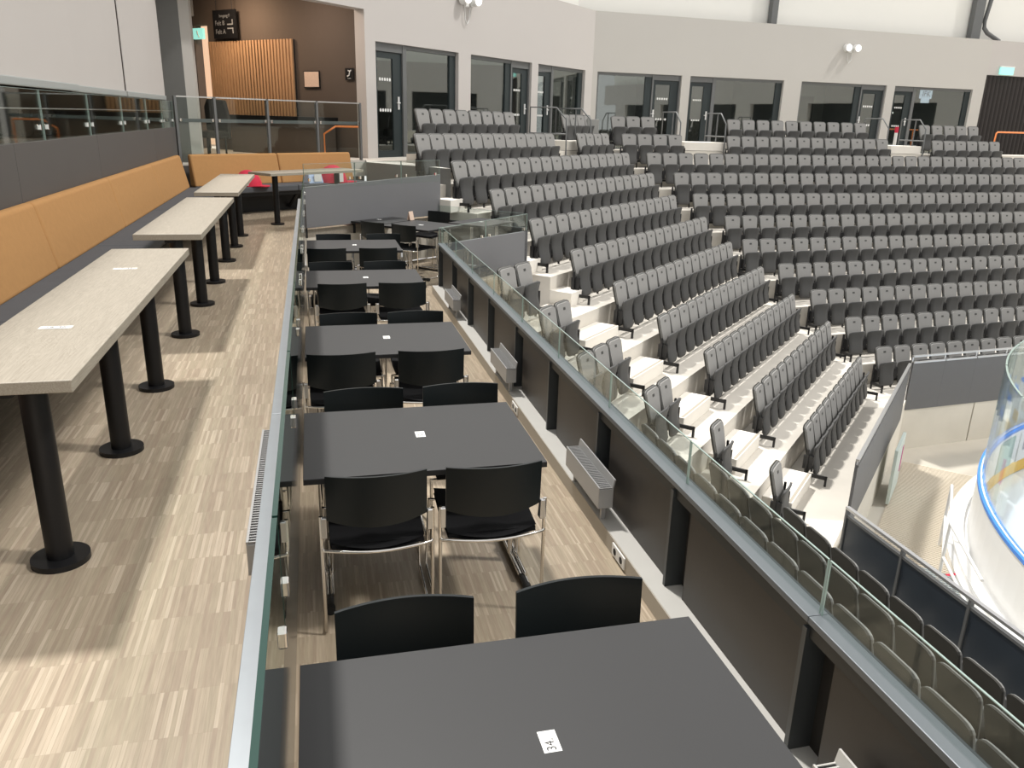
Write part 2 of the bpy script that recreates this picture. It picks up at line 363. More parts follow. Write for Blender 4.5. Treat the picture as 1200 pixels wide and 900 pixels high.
# white upper wall set back above
u1 = MB(); wall_piece(A,oW+.7,8,inter(A,oW+.7,B,oV+.7)[0]*A.d[0]+inter(A,oW+.7,B,oV+.7)[1]*A.d[1],HT-.3,5.2,.2,'upper_wall',u1); struct(u1.obj('wall_upper_left'))
u2 = MB(); qq = inter(A,oW+.7,B,oV+.7); wall_piece(B,oV+.7,qq[0]*B.d[0]+qq[1]*B.d[1],31,HT-.3,5.2,.2,'upper_wall',u2); struct(u2.obj('wall_upper_right'))
for nm, s0, s1, z0, lb in (('steel_column',16.40,16.62,HT-.2,'dark grey steel column on the white upper wall, nearer the corner'),('steel_column',24.55,24.95,HT-.2,'dark grey steel column on the white upper wall, by the bent pipe')):
    o = MB(); wall_piece(B,oV+.45,s0,s1,z0,5.1,.2,'duct',o); tag(o.obj(nm, bevel=.01), lb, 'column')
P_ = lambda s,z: (*B.p(s,oV+.5),z)
tag(MB().tube([P_(25.3,5.1),P_(25.2,4.3),P_(25.08,3.6),P_(25.12,3.4),P_(25.3,3.25),P_(25.9,3.02)],.07,'duct',12).obj('drain_pipe'), 'dark grey bent pipe running down the white upper wall', 'pipe')
# ceiling over the lounge behind the left glass
struct(MB().prism([(-9,-3),(-2.3,-3),(-2.3,14.3),A.p(8.0,oW+.25),A.p(12.6,oW+.25),E_(12,-.2),E_(14,-2),E_(17,0),(-9.3,29)], 2.35, 2.5, 'dark_void').obj('ceiling_lounge'))
# ================================================================= windows and doors in the walls
def window_unit(P, o, s0, s1, door_first, sm, idx, wname):
    """one glazed bay: a window and a door sharing a mullion"""
    d0, d1 = (s0, sm) if door_first else (sm, s1)
    g0, g1 = (sm, s1) if door_first else (s0, sm)
    def T(): return Matrix.Translation((*P.p(0,o),0)) @ Matrix.Rotation(P.a,4,'Z')
    t = T(); y = .12
    wn = bpy.data.objects.new('window_%d'%idx, None); C.objects.link(wn); wn.location = (*P.p(g0,o),CON); wn.rotation_euler = (0,0,P.a); struct(wn)
    W = g1-g0; Hh = FT-CON
    fr = MB(); b = .07
    fr.box(0,b,y-.06,y+.05,0,Hh,'frame_grey').box(W-.22,W,y-.03,y+.06,0,Hh,'frame_dark').box(0,W,y-.05,y+.05,Hh-.08,Hh,'frame_grey').box(0,W,y-.05,y+.05,0,.08,'frame_dark')
    fr.obj('window_frame', wn); MB().box(b,W-.22,y,y+.012,.08,Hh-.08,'room_glass').obj('pane', wn)
    dn = bpy.data.objects.new('door_%d'%idx, None); C.objects.link(dn); dn.location = (*P.p(d0,o),CON); dn.rotation_euler = (0,0,P.a); struct(dn)
    W = d1-d0; fr = MB()
    fr.box(0,.05,y-.06,y+.05,0,Hh,'frame_grey').box(W-.05,W,y-.06,y+.05,0,Hh,'frame_grey').box(.05,W-.05,y-.05,y+.05,Hh-.16,Hh,'frame_grey')
    fr.obj('door_frame', dn)
    lf = MB(); a, c = .05, W-.05; q = .16
    lf.box(a,a+q*.6,y-.02,y+.04,0,Hh-.17,'frame_dark').box(c-q*1.7,c,y-.02,y+.04,0,Hh-.17,'frame_dark').box(a+q*.6,c-q*1.7,y-.02,y+.04,0,.14,'frame_dark').box(a+q*.6,c-q*1.7,y-.02,y+.04,Hh-.28,Hh-.17,'frame_dark')
    lf.obj('door_leaf', dn); MB().box(a+q*.6,c-q*1.7,y,y+.012,.14,Hh-.28,'room_glass').obj('pane', dn)
    hx = c-.12 if door_first or P is A else a+.06
    MB().box(hx-.02,hx+.02,y-.045,y-.022,.95,1.2,'white_metal').tube([(hx,y-.03,1.08),(hx,y-.08,1.08),(hx-.1,y-.08,1.08)],.012,'white_metal',6).obj('door_handle', dn)
    x0, x1 = a+q*.6+.06, c-q*1.7-.04; rr = min(.045,(x1-x0)/13)
    for zz in (.93,1.52):
        dd = MB()
        for k in range(5):
            xx = x0+(x1-x0)*(k+.5)/5
            dd.add([(xx+rr*math.cos(u*math.pi/4),y-.005,zz+rr*1.2*math.sin(u*math.pi/4)) for u in range(8)], [tuple(range(8))], 'white')
        dd.obj('marker_dots', dn)
units = [(A,oW,12.93,15.72,True,13.88),(A,oW,16.2,18.94,False,18.04),(A,oW,19.27,21.94,True,20.13),
         (B,oV,10.36,13.16,False,12.2),(B,oV,13.45,16.83,True,14.33),(B,oV,17.5,20.9,False,19.92),(B,oV,21.24,24.62,True,22.14)]
for k,(P,o_,s0,s1,df,sm) in enumerate(units): window_unit(P,o_,s0,s1,df,sm,k+1,'')
# the rooms behind the glass
rA = MB(); rA.prism([A.p(12.9,oW+3.2),A.p(23,oW+3.2),A.p(23,oW+3.4),A.p(12.9,oW+3.4)],CON,2.0,'room_grey'); struct(rA.obj('wall_rooms_left'))
rB = MB(); rB.prism([B.p(10,oV+3.2),B.p(25.1,oV+3.2),B.p(25.1,oV+3.4),B.p(10,oV+3.4)],CON,2.0,'room_grey'); struct(rB.obj('wall_rooms_right'))
for P,o_,ss in ((A,oW,(16.0,19.1)),(B,oV,(13.3,17.1,21.05,25.0))):
    for s in ss:
        q = MB(); q.prism([P.p(s,o_+.25),P.p(s+.1,o_+.25),P.p(s+.1,o_+3.2),P.p(s,o_+3.2)],CON,2.0,'room_dark'); struct(q.obj('wall_partition'))
struct(MB().prism([A.p(12.9,oW+.25),(cA[0],cA[1]+.3),B.p(25.2,oV+.25),B.p(25.2,oV+3.5),inter(A,oW+3.4,B,oV+3.4),A.p(12.9,oW+3.4)],2.0,2.1,'room_dark').obj('ceiling_rooms'))
for P,o_,s0 in ((A,oW,14.4),(A,oW,17.6),(A,oW,20.6),(B,oV,11.8),(B,oV,15.2),(B,oV,19.2),(B,oV,23.0)):
    area('room_fill_light', (*P.p(s0,o_+1.9),1.95), .8, 9, (1,.95,.88))  # added fill to brighten the room interiors, no visible fitting
tv = thing('wall_television', 'black television on the back wall seen through the third window of the right-hand wall', 'television', (*B.p(19.6,oV+2.9),.2), B.a)
MB().box(-.75,.75,0,.08,0,.85,'room_dark').obj('casing', tv, bevel=.01); MB().box(-.72,.72,-.004,0,.04,.81,'black_sign').obj('screen', tv)
# lit logo board seen through the last window
lg = thing('lit_logo_sign', 'white and blue lit logo hanging in the window beside the curtain', 'sign', (*B.p(22.95,oV+.35),1.0), B.a)
MB().box(-.27,.27,0,.03,.02,.32,'bright_glass').box(-.18,.18,0,.03,-.12,.02,'bright_glass').obj('panel', lg, bevel=.02)
put(text_mesh('IFK',.26,'guard_blue'), 'lettering', lg, (0,-.012,.17), (R(90),0,0))
tag(MB().box(-.16,.16,0,.12,0,.06,'lamp_white').obj('emergency_lamp', loc=(*B.p(23.6,oV+2.6),.55)), 'small glowing white lamp inside the room beside the curtain', 'lamp')

# twin emergency lamps on the plaster
def twin(P,o_,s,z,lb,sc=1):
    t = thing('emergency_twin_lamp', lb, 'lamp', (*P.p(s,o_-.06),z), P.a)
    t.scale = (sc,sc,sc)
    MB().box(-.07,.07,-.02,.06,-.10,.14,'white').obj('base_box', t, bevel=.02)
    for x in (-.2,.2):
        h = MB(); n = 16
        h.tube([(x,-.16,.05),(x,-.12,.05),(x,.0,.05)],.125,'white',16); h.tube([(x,-.19,.05),(x,-.161,.05)],.10,'lamp_white',16); h.obj('lamp_head', t)
    MB().tube([(-.1,.0,-.1),(-.07,.0,-.35),(0,0,-.45),(.07,0,-.35),(.12,0,-.1)],.012,'white',6).obj('cable_loop', t)
twin(A,oW,15.95,2.42,'white twin emergency lamp high on the wall above the left doors')
twin(B,oV,19.15,2.38,'white twin emergency lamp high on the right-hand wall',.9)
ex = thing('exit_sign', 'green lit exit sign on the wall above the dark curtain', 'sign', (*B.p(25.95,oV-.05),2.02), B.a)
MB().box(-.3,.3,0,.06,-.12,.12,'exit_green').obj('lit_panel', ex); MB().box(-.32,.32,-.01,.07,.12,.16,'white').obj('housing', ex)
# curtain
cu = thing('stage_curtain', 'dark brown pleated curtain filling the right-hand opening', 'curtain', (*B.p(25.13,oV+.12),CON), B.a)
for k in range(26):
    m_ = MB(); x0 = k*.19
    m_.grid(lambda u,v,x0=x0: (x0+u*.19, -.07*math.sin(u*math.pi)**.7*(1-.15*v), .02+v*2.67), 8, 4, 'curtain'); m_.obj('pleat', cu)
MB().box(0,5,-.03,.05,2.67,2.71,'dark_post').obj('curtain_rail', cu)
def rail_frame(name, lb, cat, pts_list, r, m, loc=(0,0,0), rz=0, grp=None):
    t = thing(name, lb, cat, loc, rz, grp)
    for nm, pts in pts_list: MB().tube(pts, r, m, 8).obj(nm, t)
    return t
rail_frame('orange_handrail','orange tubular handrail in front of the dark curtain','handrail',[('rail',[(0,0,0),(.06,0,.78),(.12,0,.82),(2.2,0,.82)]),('baluster',[(1.6,0,0),(1.6,0,.82)])],.025,'orange',(*B.p(23.3,20.5),CON),B.a)
struct(MB().prism([B.p(22.35,19.3),B.p(26,19.3),B.p(26,20.2),B.p(22.35,20.2)],CON-.8,CON-.16,'concrete_step').obj('floor_landing_right'))
for s0, P, lb in ((17.1,A,'left handrail of the gangway at the corner door'),(18.35,A,'right handrail of the gangway at the corner door'),(11.1,B,'left handrail of the gangway at the second door of the right-hand wall'),(12.45,B,'right handrail of the gangway at the second door of the right-hand wall'),(17.8,B,'left handrail of the gangway at the last doors'),(19.15,B,'right handrail of the gangway at the last doors')):
    o0 = (oA(1) if P is A else oB(1))
    rail_frame('gangway_handrail','thin grey steel '+lb,'handrail',[('rail',[(0,.35,-.02),(0,.35,1.08),(0,-.35,1.08),(0,-.62,.82),(0,-.66,-.42)]),('middle_rail',[(0,.35,.5),(0,-.64,.5)]),('post',[(0,-.2,-.1),(0,-.2,1.08)])],.018,'duct',(*P.p(s0,o0),CON+.02),P.a)
for s0,P,lb in ((9.05,B,'pale square pedestal between the two blocks of the top row'),):
    tag(MB().box(0,.32,0,.3,0,.72,'room_grey').obj('pedestal', loc=(*P.p(s0-.35,oB(1)-.1),tread(1)), bevel=.01), lb, 'pedestal')
ex2 = thing('fire_cabinet','narrow white post with red top beside the last door','post',(*B.p(20.0,21.2),CON),B.a)
MB().cyl(0,0,0,.72,.05,'white',12).obj('post_body',ex2); MB().cyl(0,0,.72,.90,.055,'red_knit',12).obj('red_top',ex2)

# ================================================================= LEFT: lounge wall, blinds, glass
wl = bpy.data.objects.new('wall_left', None); C.objects.link(wl); struct(wl)
ys = [-3,-.6,1.8,4.2,6.6,9.03,12.2,14.12]
for a,b in zip(ys,ys[1:]): MB().box(-2.16,-2.05,a+.003,b-.003,UP,-.26,'wall_panel').obj('panel', wl, bevel=.003)
def balustrade(name, lb, T_loc, rz, joints, z0, z1, clampz, m='clear_glass', edge='glass_edge_light', t=.012, top=None, clamp_side=-1, hidden=None):
    g = thing(name, lb, 'balustrade', T_loc, rz)
    for a,b in zip(joints,joints[1:]):
        p = MB(); p.box(a+.005,b-.005,-t/2,t/2,z0,z1,m)
        p.box(a+.005,b-.005,-t/2-.0005,t/2+.0005,z1,z1+.003,edge).box(a+.005,a+.007,-t/2-.0005,t/2+.0005,z0,z1,edge).box(b-.007,b-.005,-t/2-.0005,t/2+.0005,z0,z1,edge)
        p.obj('glass_panel', g)
        if clampz is not None:
            for x in (a+.1,b-.1): MB().box(x-.014,x+.014,-.016,.016,clampz-.022,clampz+.022,'chrome').obj('clamp', g, bevel=.005)
    return g
gl = balustrade('glass_balustrade','long glass screen above the grey wall behind the tan bench',(-2.07,0,0),R(90),[3.2,4.6,6.0,7.42,8.9,10.4,11.9,13.1,14.12],-.30,.12,-.16,'clear_glass')
MB().tube([(3.2,.0,-.02),(14.1,.0,-.02)],.006,'steel',6).obj('rail', gl)
# roller blinds
for k,(a,b,x,zb) in enumerate(((-1.0,8.86,-2.13,.15),(8.86,11.17,-2.16,.145),(11.27,14.12,-2.16,.145))):
    bl = thing('roller_blind', ('nearest and widest pale grey roller blind over the lounge glass','middle pale grey roller blind over the lounge glass','farthest pale grey roller blind beside the grey column')[k], 'roller blind', (x,a,zb))
    MB().box(-.004,.004,0,b-a,.04,3.3,'blind').obj('fabric', bl); MB().box(-.02,.022,0,b-a,-.01,.055,'blind_bar').obj('bottom_bar', bl, bevel=.008)
struct(MB().box(-2.3,-1.95,-1,14.2,3.4,3.7,'plaster').obj('trim_1'))
struct(MB().prism([(-2.26,14.75),(-1.93,14.75),(-1.93,15.05),(-2.26,15.05)],CON,3.2,'column').obj('wall_column'))
struct(MB().prism([(-1.929,14.75),(-1.79,14.9),(-1.79,15.2),(-1.929,15.05)],CON,3.2,'column_edge').obj('trim_2'))
# lounge room: brown end wall running back from the end of the plaster wall
struct(MB().prism([E_(.21),E_(.21,-.2),E_(4.50,-.2),E_(4.50)],CON,2.35,'brown_wall').obj('wall_lounge'))
struct(MB().prism([E_(4.96),E_(4.96,-.2),E_(16,-.2),E_(16)],CON,2.35,'brown_wall').obj('wall_lounge'))
struct(MB().prism([E_(4.50),E_(4.50,-.2),E_(4.96,-.2),E_(4.96)],1.78,2.35,'brown_wall').obj('wall_lounge_header'))
struct(MB().prism([E_(3.4,-1.6),E_(3.4,-1.7),E_(10,-1.7),E_(10,-1.6)],CON,2.35,'warm_wall_glow').obj('wall_passage'))
struct(MB().box(-9.2,-9.0,-3,29,CON,2.35,'brown_wall').obj('wall_lounge_far'))
EA = R(-45.5)
area('lounge_spot', (*E_(3.0,1.1),2.2), .5, 30, (1,.74,.52), (.45*A.d[0],.45*A.d[1],-1))
area('lounge_spot', (*E_(.9,1.2),2.2), .5, 16, (1,.80,.66), (.35*A.d[0],.35*A.d[1],-1))
area('lounge_spot', (-5.5,6,2.3), 1.2, 30, (1,.75,.55)); area('lounge_spot', (-4.5,11,2.3), 1.2, 30, (1,.75,.55))
sl = thing('slatted_wood_panel','warm timber panel of upright slats on the brown wall','wall panel',(*E_(4.42,.012),-.55),EA)
MB().box(0,2.58,-.03,0,0,1.97,'dark_void').obj('backing', sl)
for k in range(28): MB().box(.01+k*.0925,.065+k*.0925,-.07,-.03,0 if k<24 else .10,1.975,'slat_wood').obj('slat', sl)
mp_ = thing('framed_map','small framed map on the brown wall beside the slats','picture',(*E_(1.39,.012),.655),EA)
MB().box(-.22,.22,-.02,.0,-.165,.165,'powder_black').obj('frame', mp_, bevel=.004); MB().box(-.20,.20,-.024,-.02,-.145,.145,'map_paper').obj('print', mp_)
wc = thing('pictogram_sign','small black sign with white pictogram at the end of the brown wall','sign',(*E_(.36,.012),.75),EA)
MB().box(-.11,.11,-.02,0,-.11,.11,'black_sign').obj('plate', wc)
MB().tube([(-.05,-.025,-.04),(.0,-.025,-.02),(.02,-.025,.05),(.055,-.025,.07)],.013,'white',6).tube([(-.04,-.025,-.08),(.04,-.025,-.08)],.005,'white',6).tube([(-.025,-.025,.065),(.015,-.025,.055)],.011,'white',6).obj('pictogram', wc)
sg = thing('hanging_direction_sign','black direction sign with two white arrows hanging above the slats','sign',(*E_(3.75,.15),1.75),EA)
MB().box(-.36,.36,0,.03,-.28,.28,'black_sign').obj('board', sg)
for x in (-.25,.25): MB().tube([(x,.015,.28),(x,.015,.6)],.006,'powder_black',6).obj('hanger', sg)
put(text_mesh('Inngang F',.09,'sign_white'),'lettering',sg,(.02,-.004,.16),(R(90),0,0))
put(text_mesh('Felt B',.13,'sign_white'),'lettering',sg,(-.14,-.004,.02),(R(90),0,0)); put(text_mesh('Felt A',.13,'sign_white'),'lettering',sg,(-.13,-.004,-.15),(R(90),0,0))
MB().box(.09,.27,-.006,0,-.02,.005,'sign_white').box(.245,.27,-.006,0,.005,.09,'sign_white').obj('arrow', sg); MB().box(.09,.27,-.006,0,-.10,-.075,'sign_white').box(.245,.27,-.006,0,-.19,-.10,'sign_white').obj('arrow', sg)
e2 = thing('exit_sign','lit green and white exit sign over the narrow passage','sign',(*E_(4.76,.06),1.60),EA)
MB().box(-.17,.17,0,.06,-.11,.11,'exit_green').obj('lit_panel', e2); MB().tube([(0,-.004,.06),(0,-.004,-.0),(.05,-.004,-.08)],.016,'white',6).obj('running_figure', e2)
ub = thing('ventilation_unit','grey metal ventilation unit hanging under the lounge ceiling','ventilation unit',(*E_(4.6,.8),1.98),EA)
MB().box(-.5,.35,-.3,.3,-.1,.37,'duct').obj('casing', ub, bevel=.02); MB().tube([(-.5,-.32,-.17),(.42,-.32,-.17)],.02,'duct',8).obj('pipe', ub)
ch = thing('lounge_chair','dark grey high-backed chair in front of the slatted panel','chair',(-1.80,17.75,CON),EA)
MB().plate([(-.32,.3),(.32,.3),(.34,.7),(.24,1.03),(-.26,1.06),(-.36,.9)],0,.09,'seat_rear').obj('backrest', ch, bevel=.03); MB().box(-.33,.33,-.5,.0,.32,.45,'seat_rear').obj('seat', ch, bevel=.03)
for x in (-.25,.25):
    for y in (-.45,-.02): MB().tube([(x,y,0),(x,y,.33)],.018,'powder_black',8).obj('leg', ch)
ct = thing('bar_counter','long black counter along the brown wall below the slats','counter',(*E_(2.2,.32),CON),EA)
MB().box(-1.2,1.5,-.25,.28,.66,.76,'powder_black').obj('worktop', ct, bevel=.005); MB().box(-1.15,1.45,-.2,.25,0,.66,'brown_wall').obj('front', ct)
sk = thing('stacked_crates','pile of dark crates on the concourse behind the bench','crates',(-.14,19.3,CON),EA)
for k in range(4): MB().box(-.32,.32,-.2,.2,k*.145,k*.145+.135,'room_dark').obj('crate', sk, bevel=.015)
ar = thing('lounge_armchair','dark rounded armchair near the orange handrail behind the bench','chair',(.16,17.85,CON),EA)
MB().tube([(-.22,-.15,.6),(-.22,.1,.68),(.0,.2,.72),(.22,.1,.68),(.22,-.15,.6)],.08,'seat_rear',12).obj('backrest', ar); MB().box(-.22,.22,-.22,.18,.25,.45,'seat_rear').obj('seat', ar, bevel=.05); MB().cyl(0,0,0,.25,.05,'powder_black').obj('pedestal', ar)
rail_frame('orange_handrail','orange bent handrail behind the glass at the end of the tan bench','handrail',[('rail',[(0,0,0),(0,0,.46),(.22,.0,.60),(.70,.0,.60)]),('baluster',[(.70,.0,0),(.70,.0,.60)])],.018,'orange',(.27,16.6,CON),0)
random.seed(3)
for k in range(7):
    y = 4.5+k*1.45
    s_ = thing('lounge_sofa', 'low dark lounge sofa behind the glass, %s from the near end' % ORD[k+1], 'sofa', (-3.4-.3*(k%2),y,CON), R(90))
    MB().box(-.6,.6,-.4,.4,0,.42,('seat_rear','brown_wall','column')[k%3]).obj('seat', s_, bevel=.05)
    MB().box(-.6,.6,.25,.42,.42,.78,('seat_rear','brown_wall','column')[k%3]).obj('backrest', s_, bevel=.06)
for k,(y,z) in enumerate(((5.6,.1),(7.9,.12),(10.3,.1))):
    s_ = thing('wall_poster','framed dark poster on the far lounge wall, %s from the near end'%ORD[k+1],'picture',(-6.95,y,z),R(-90))
    MB().box(-.35,.35,0,.03,-.2,.6,'room_dark').obj('frame', s_); MB().box(-.3,.3,.0,.035,-.1,.5,'paper').obj('print', s_)

# ================================================================= tan benches
def bench(lb, loc, rz, length, seams, seatseams, depth):
    b = thing('upholstered_bench', lb, 'bench', loc, rz)   # local: x along, y=0 at the back foot, sitter looks to -y, z=0 floor
    e = [0]+seams+[length]
    for a,c in zip(e,e[1:]):
        m_ = MB(); pr = [(0,.46),(-.0,.46),(.13,.93),(.20,.93),(.20,.46)]
        m_.hexa([(a+.003,-.0,.44),(c-.003,-.0,.44),(c-.003,.18,.44),(a+.003,.18,.44),(a+.003,.11,.935),(c-.003,.11,.935),(c-.003,.19,.935),(a+.003,.19,.935)],'tan_fabric')
        m_.obj('back_cushion', b, bevel=.03, seg=4)
    e = [0]+seatseams+[length]
    for a,c in zip(e,e[1:]): MB().box(a+.002,c-.002,-depth,.03,.35,.45,'seat_grey_fabric').obj('seat_cushion', b, bevel=.02, seg=3)
    MB().box(.0,length,-depth+.06,.15,.29,.35,'dark_post').obj('base_frame', b)
    MB().box(0,length,-.04,.16,0,.29,'dark_post').obj('plinth', b)
    k = 0
    x = .5
    while x < length:
        MB().tube([(x,-depth+.12,.30),(x,-.06,.06)],.03,'dark_post',8).obj('bracket', b); x += 1.15
    return b
bench('long tan bench with grey seat along the left wall', (-1.86,13.95,UP), R(-90), 16.0, [1.75,4.12,6.49,8.86,11.23,13.6], [1.6,4.4,7.2,10,12.8], .42)
bench('short tan bench closing the far end below the glass fence', (-1.80,13.83,UP), R(34.6), 3.12, [1.58], [1.6], .45)
# left bench continues along Y: its local +y must face -X
bpy.data.objects['upholstered_bench'].rotation_euler = (0,0,R(90)); bpy.data.objects['upholstered_bench'].location = (-1.86,-2.3,UP)
# fence behind the short bench
fd = R(35.8)
struct(MB().prism([(-2.05,14.1),rot((3.75,0),fd,(-2.05,14.1)),rot((3.75,.12),fd,(-2.05,14.1)),rot((0,.12),fd,(-2.05,14.1))],UP,CON-.02,'wall_panel').obj('wall_bench_end'))
fn = thing('glass_fence','glass fence with grey posts above the far tan bench','fence',(-2.05,14.1,CON),fd)
px = [.03,.70,1.68,2.70,3.69]
for a,b_ in zip(px,px[1:]):
    MB().box(a+.03,b_-.03,-.004,.004,.05,1.02,'clear_glass').obj('glass_panel', fn)
    for x in (a+.06,b_-.06): MB().box(x-.018,x+.018,-.03,.01,.655,.70,'chrome').obj('clamp', fn, bevel=.005)
for x in px: MB().box(x-.02,x+.02,-.02,.03,0,1.04,'duct').obj('post', fn)
MB().box(.03,3.69,-.012,.012,1.02,1.04,'steel').obj('top_rail', fn); MB().box(.03,3.69,.008,.025,.645,.70,'duct').obj('middle_rail', fn)

# ================================================================= oak bar tables on the upper deck
def oak_table(lb, y0, y1, legs, x0=-1.235, x1=-.783):
    t = thing('oak_table', lb, 'table', ((x0+x1)/2,y0,UP))
    w_ = (x1-x0)/2; zt_ = .768
    MB().box(-w_,w_,0,y1-y0,zt_-.042,zt_,'oak_top').obj('tabletop', t, bevel=.003)
    for y in legs:
        l = MB(); x = -.976-(x0+x1)/2
        l.cyl(x,y-y0,.02,.715,.046,'powder_black').obj('leg', t).parent = t
        MB().cyl(x,y-y0,0,.022,.10,'powder_black',32).obj('foot_plate', t, bevel=.003)
    MB().box(-.03,.03,.05,y1-y0-.05,.70,.726,'powder_black').obj('support_bar', t)
    return t
t1 = oak_table('nearest pale oak table on black column legs beside the tan bench',2.70,5.43,[2.93,3.98,4.96])
t2 = oak_table('second pale oak table along the tan bench, beyond the nearest one',6.07,8.74,[6.20,7.24,8.23])
t3 = oak_table('third pale oak table along the tan bench, with a red cap behind it',9.30,12.12,[9.46,10.5,11.47])
for y,tx in ((3.415,'18. 36'),(4.718,'17. 35')):
    s_ = MB().box(-.06,.06,-.02,.02,.769,.7695,'paper').obj('number_sticker', t1, loc=(-.007,y-2.70,0)); put(text_mesh(tx,.030,'ink',.0002),'printed_number',s_,(0,0,.7697))
lt = thing('oak_table','long pale oak table at the far end in front of the short tan bench','table',(-.536,12.67,UP),R(40))
MB().box(-.30,1.50,-.30,.22,.73,.768,'oak_top').obj('tabletop', lt, bevel=.003)
for x in (0,1.2):
    MB().cyl(x,0,.02,.73,.043,'powder_black').obj('leg', lt); MB().cyl(x,0,0,.022,.10,'powder_black',32).obj('foot_plate', lt)
def cap(lb, loc, rz, s=1):
    t = thing('red_cap', lb, 'cap', loc, rz)
    m_ = MB(); n = 16
    m_.grid(lambda u,v: (.13*s*math.cos(2*math.pi*u)*math.cos(v*math.pi/2)*(1+.05*math.sin(6*u*math.pi)), .11*s*math.sin(2*math.pi*u)*math.cos(v*math.pi/2), .15*s*math.sin(v*math.pi/2)), 20, 6, 'red_knit'); m_.obj('crown', t)
    MB().prism([(.08*s,-.08*s),(.19*s,-.06*s),(.22*s,0),(.19*s,.06*s),(.08*s,.08*s)],.0,.015,'red_knit').obj('peak', t)
    MB().box(-.03*s,.05*s,-.118*s,-.10*s,.02,.09*s,'white').obj('white_patch', t)
cap('red cap with white patch on the short bench behind the third oak table',(-1.02,14.05,UP+.45),R(-20),1.7)
cap('red cap lying on the short bench behind the glass parapet',(.36,14.95,UP+.45),R(20),2.0)
bg_ = thing('paper_bag','pale blue and white bag on the short bench behind the parapet','bag',(.02,14.75,UP+.45),R(35))
MB().hexa([(-.15,-.1,0),(.15,-.1,0),(.15,.1,0),(-.15,.1,0),(-.13,-.04,.2),(.13,-.04,.2),(.13,.04,.2),(-.13,.04,.2)],'blue_bag').obj('body', bg_, bevel=.01); MB().box(-.05,.1,-.105,-.09,.03,.15,'white').obj('print', bg_)

# ================================================================= divider between the two decks
cv = thing('parapet_ledge','low parapet with silver top between the oak tables and the lower deck','parapet',(0,-2.5,UP))
MB().box(-.200,-.135,0,14.45,0,.445,'column').obj('core', cv)
e = [0,2.5,5.65,8.3,11,14.45]
for a,b_ in zip(e,e[1:]): MB().box(-.206,-.165,a+.002,b_-.002,.445,.45,'silver_rail').obj('cap_rail', cv, bevel=.001)
MB().box(-.135,-.122,0,14.45,-.02,.52,'dark_gloss').obj('side_panel', cv)
gj = [-.8,.5,1.63,2.94,4.24,5.56,6.87,8.1,9.42,10.7,11.95]
balustrade('glass_balustrade','glass panels with paired chrome clamps between the two decks',(-.116,0,0),R(90),gj,-1.12,-.835,-1.07,'tint_glass','glass_edge',.011)
# small convector on the upper-deck side
def convector(lb, loc, rz, L_, m_='heater_grey', dp=.10, hh=.12):
    h = thing('convector_heater', lb, 'heater', loc, rz)     # local x along, front faces -y, mounted against y=0
    MB().hexa([(0,-dp,0),(L_,-dp,0),(L_,-.012,0),(0,-.012,0),(0,-dp,hh),(L_,-dp,hh),(L_,-.012,hh),(0,-.012,hh)],m_).obj('casing', h, bevel=.004)
    MB().box(.004,L_-.004,-dp+.006,-.02,hh+.0005,hh+.002,'dark_slot').obj('opening', h)
    n = int(L_/.018)
    for k in range(n+1):
        x = .006+(L_-.012)*k/n; MB().box(x-.003,x+.003,-dp+.004,-.014,hh+.002,hh+.007,m_).obj('grille_bar', h)
    MB().box(0,L_,-dp,-dp+.008,hh,hh+.009,m_).obj('front_lip', h)
    MB().hexa([(0,-.022,hh),(L_,-.022,hh),(L_,-.014,hh),(0,-.014,hh),(0,-.012,hh+.055),(L_,-.012,hh+.055),(L_,-.004,hh+.055),(0,-.004,hh+.055)],m_).obj('deflector', h)
    for x in (.06,L_-.06): MB().box(x-.012,x+.012,-.06,-.035,-.092 if dp > .06 else -.04,0,m_).obj('foot', h)
    return h
c0 = convector('slim grey convector fixed low on the parapet beside the walkway',(-.206,3.35,UP+.20),R(-90),.98,'heater_grey',.055,.10)
c0.rotation_euler = (0,0,R(-90))

# ================================================================= right-hand barrier of the lower deck
struct(MB().box(1.51,1.72,-3,10.65,LOW-.3,LOW+.10,'ledge_grey').obj('trim_3'))
struct(MB().box(1.505,1.51,-3,10.65,LOW,LOW+.098,'ledge_front').obj('baseboard_right'))
br = thing('barrier_wall','dark boarded barrier with a grey sill along the lower deck','barrier',(0,0,LOW))
sy = [-2.2,-1.1,-.03,1.0,2.06,3.16,4.22,5.28,6.30,7.40,8.45,9.5,10.6]
MB().box(1.68,1.70,-3,10.62,.1,.63,'dark_void').obj('backing', br)
for a,b_ in zip(sy,sy[1:]): MB().box(1.625,1.655,a+.022,b_-.13,.1,.60,'barrier_board').obj('board', br)
for y in sy: MB().box(1.588,1.68,y-.008,y+.016,.1,.62,'stud_grey').obj('stud', br)
MB().box(1.60,1.70,-3,10.62,.585,.645,'dark_frame').obj('top_beam', br)
for a,b_ in ((-3,2.05),(2.05,6.3),(6.3,10.65)): MB().box(1.585,1.662,a+.001,b_-.001,.645,.672,'sill').obj('sill', br, bevel=.003)
gb = balustrade('glass_balustrade','row of low clear glass panels standing on the barrier sill',(1.632,0,0),R(90),[-.1,.98,2.05,3.11,4.16,5.2,6.25,7.35,8.45,9.5,10.6],-1.60,-1.385,None,'clear_glass','glass_edge_light',.006)
for k,(y,l_) in enumerate(((1.05,.72),(3.83,.62),(6.12,.62),(8.75,.62))):
    c = convector(('white convector at the bottom edge beside the nearest dark table','second grey convector from the front on the barrier ledge','third grey convector on the barrier ledge','farthest grey convector on the barrier ledge')[k],(1.575,y,LOW+.19),R(-90),l_,'heater_white' if k==0 else 'heater_grey')
    c.location = (1.575,y+l_,LOW+.19)
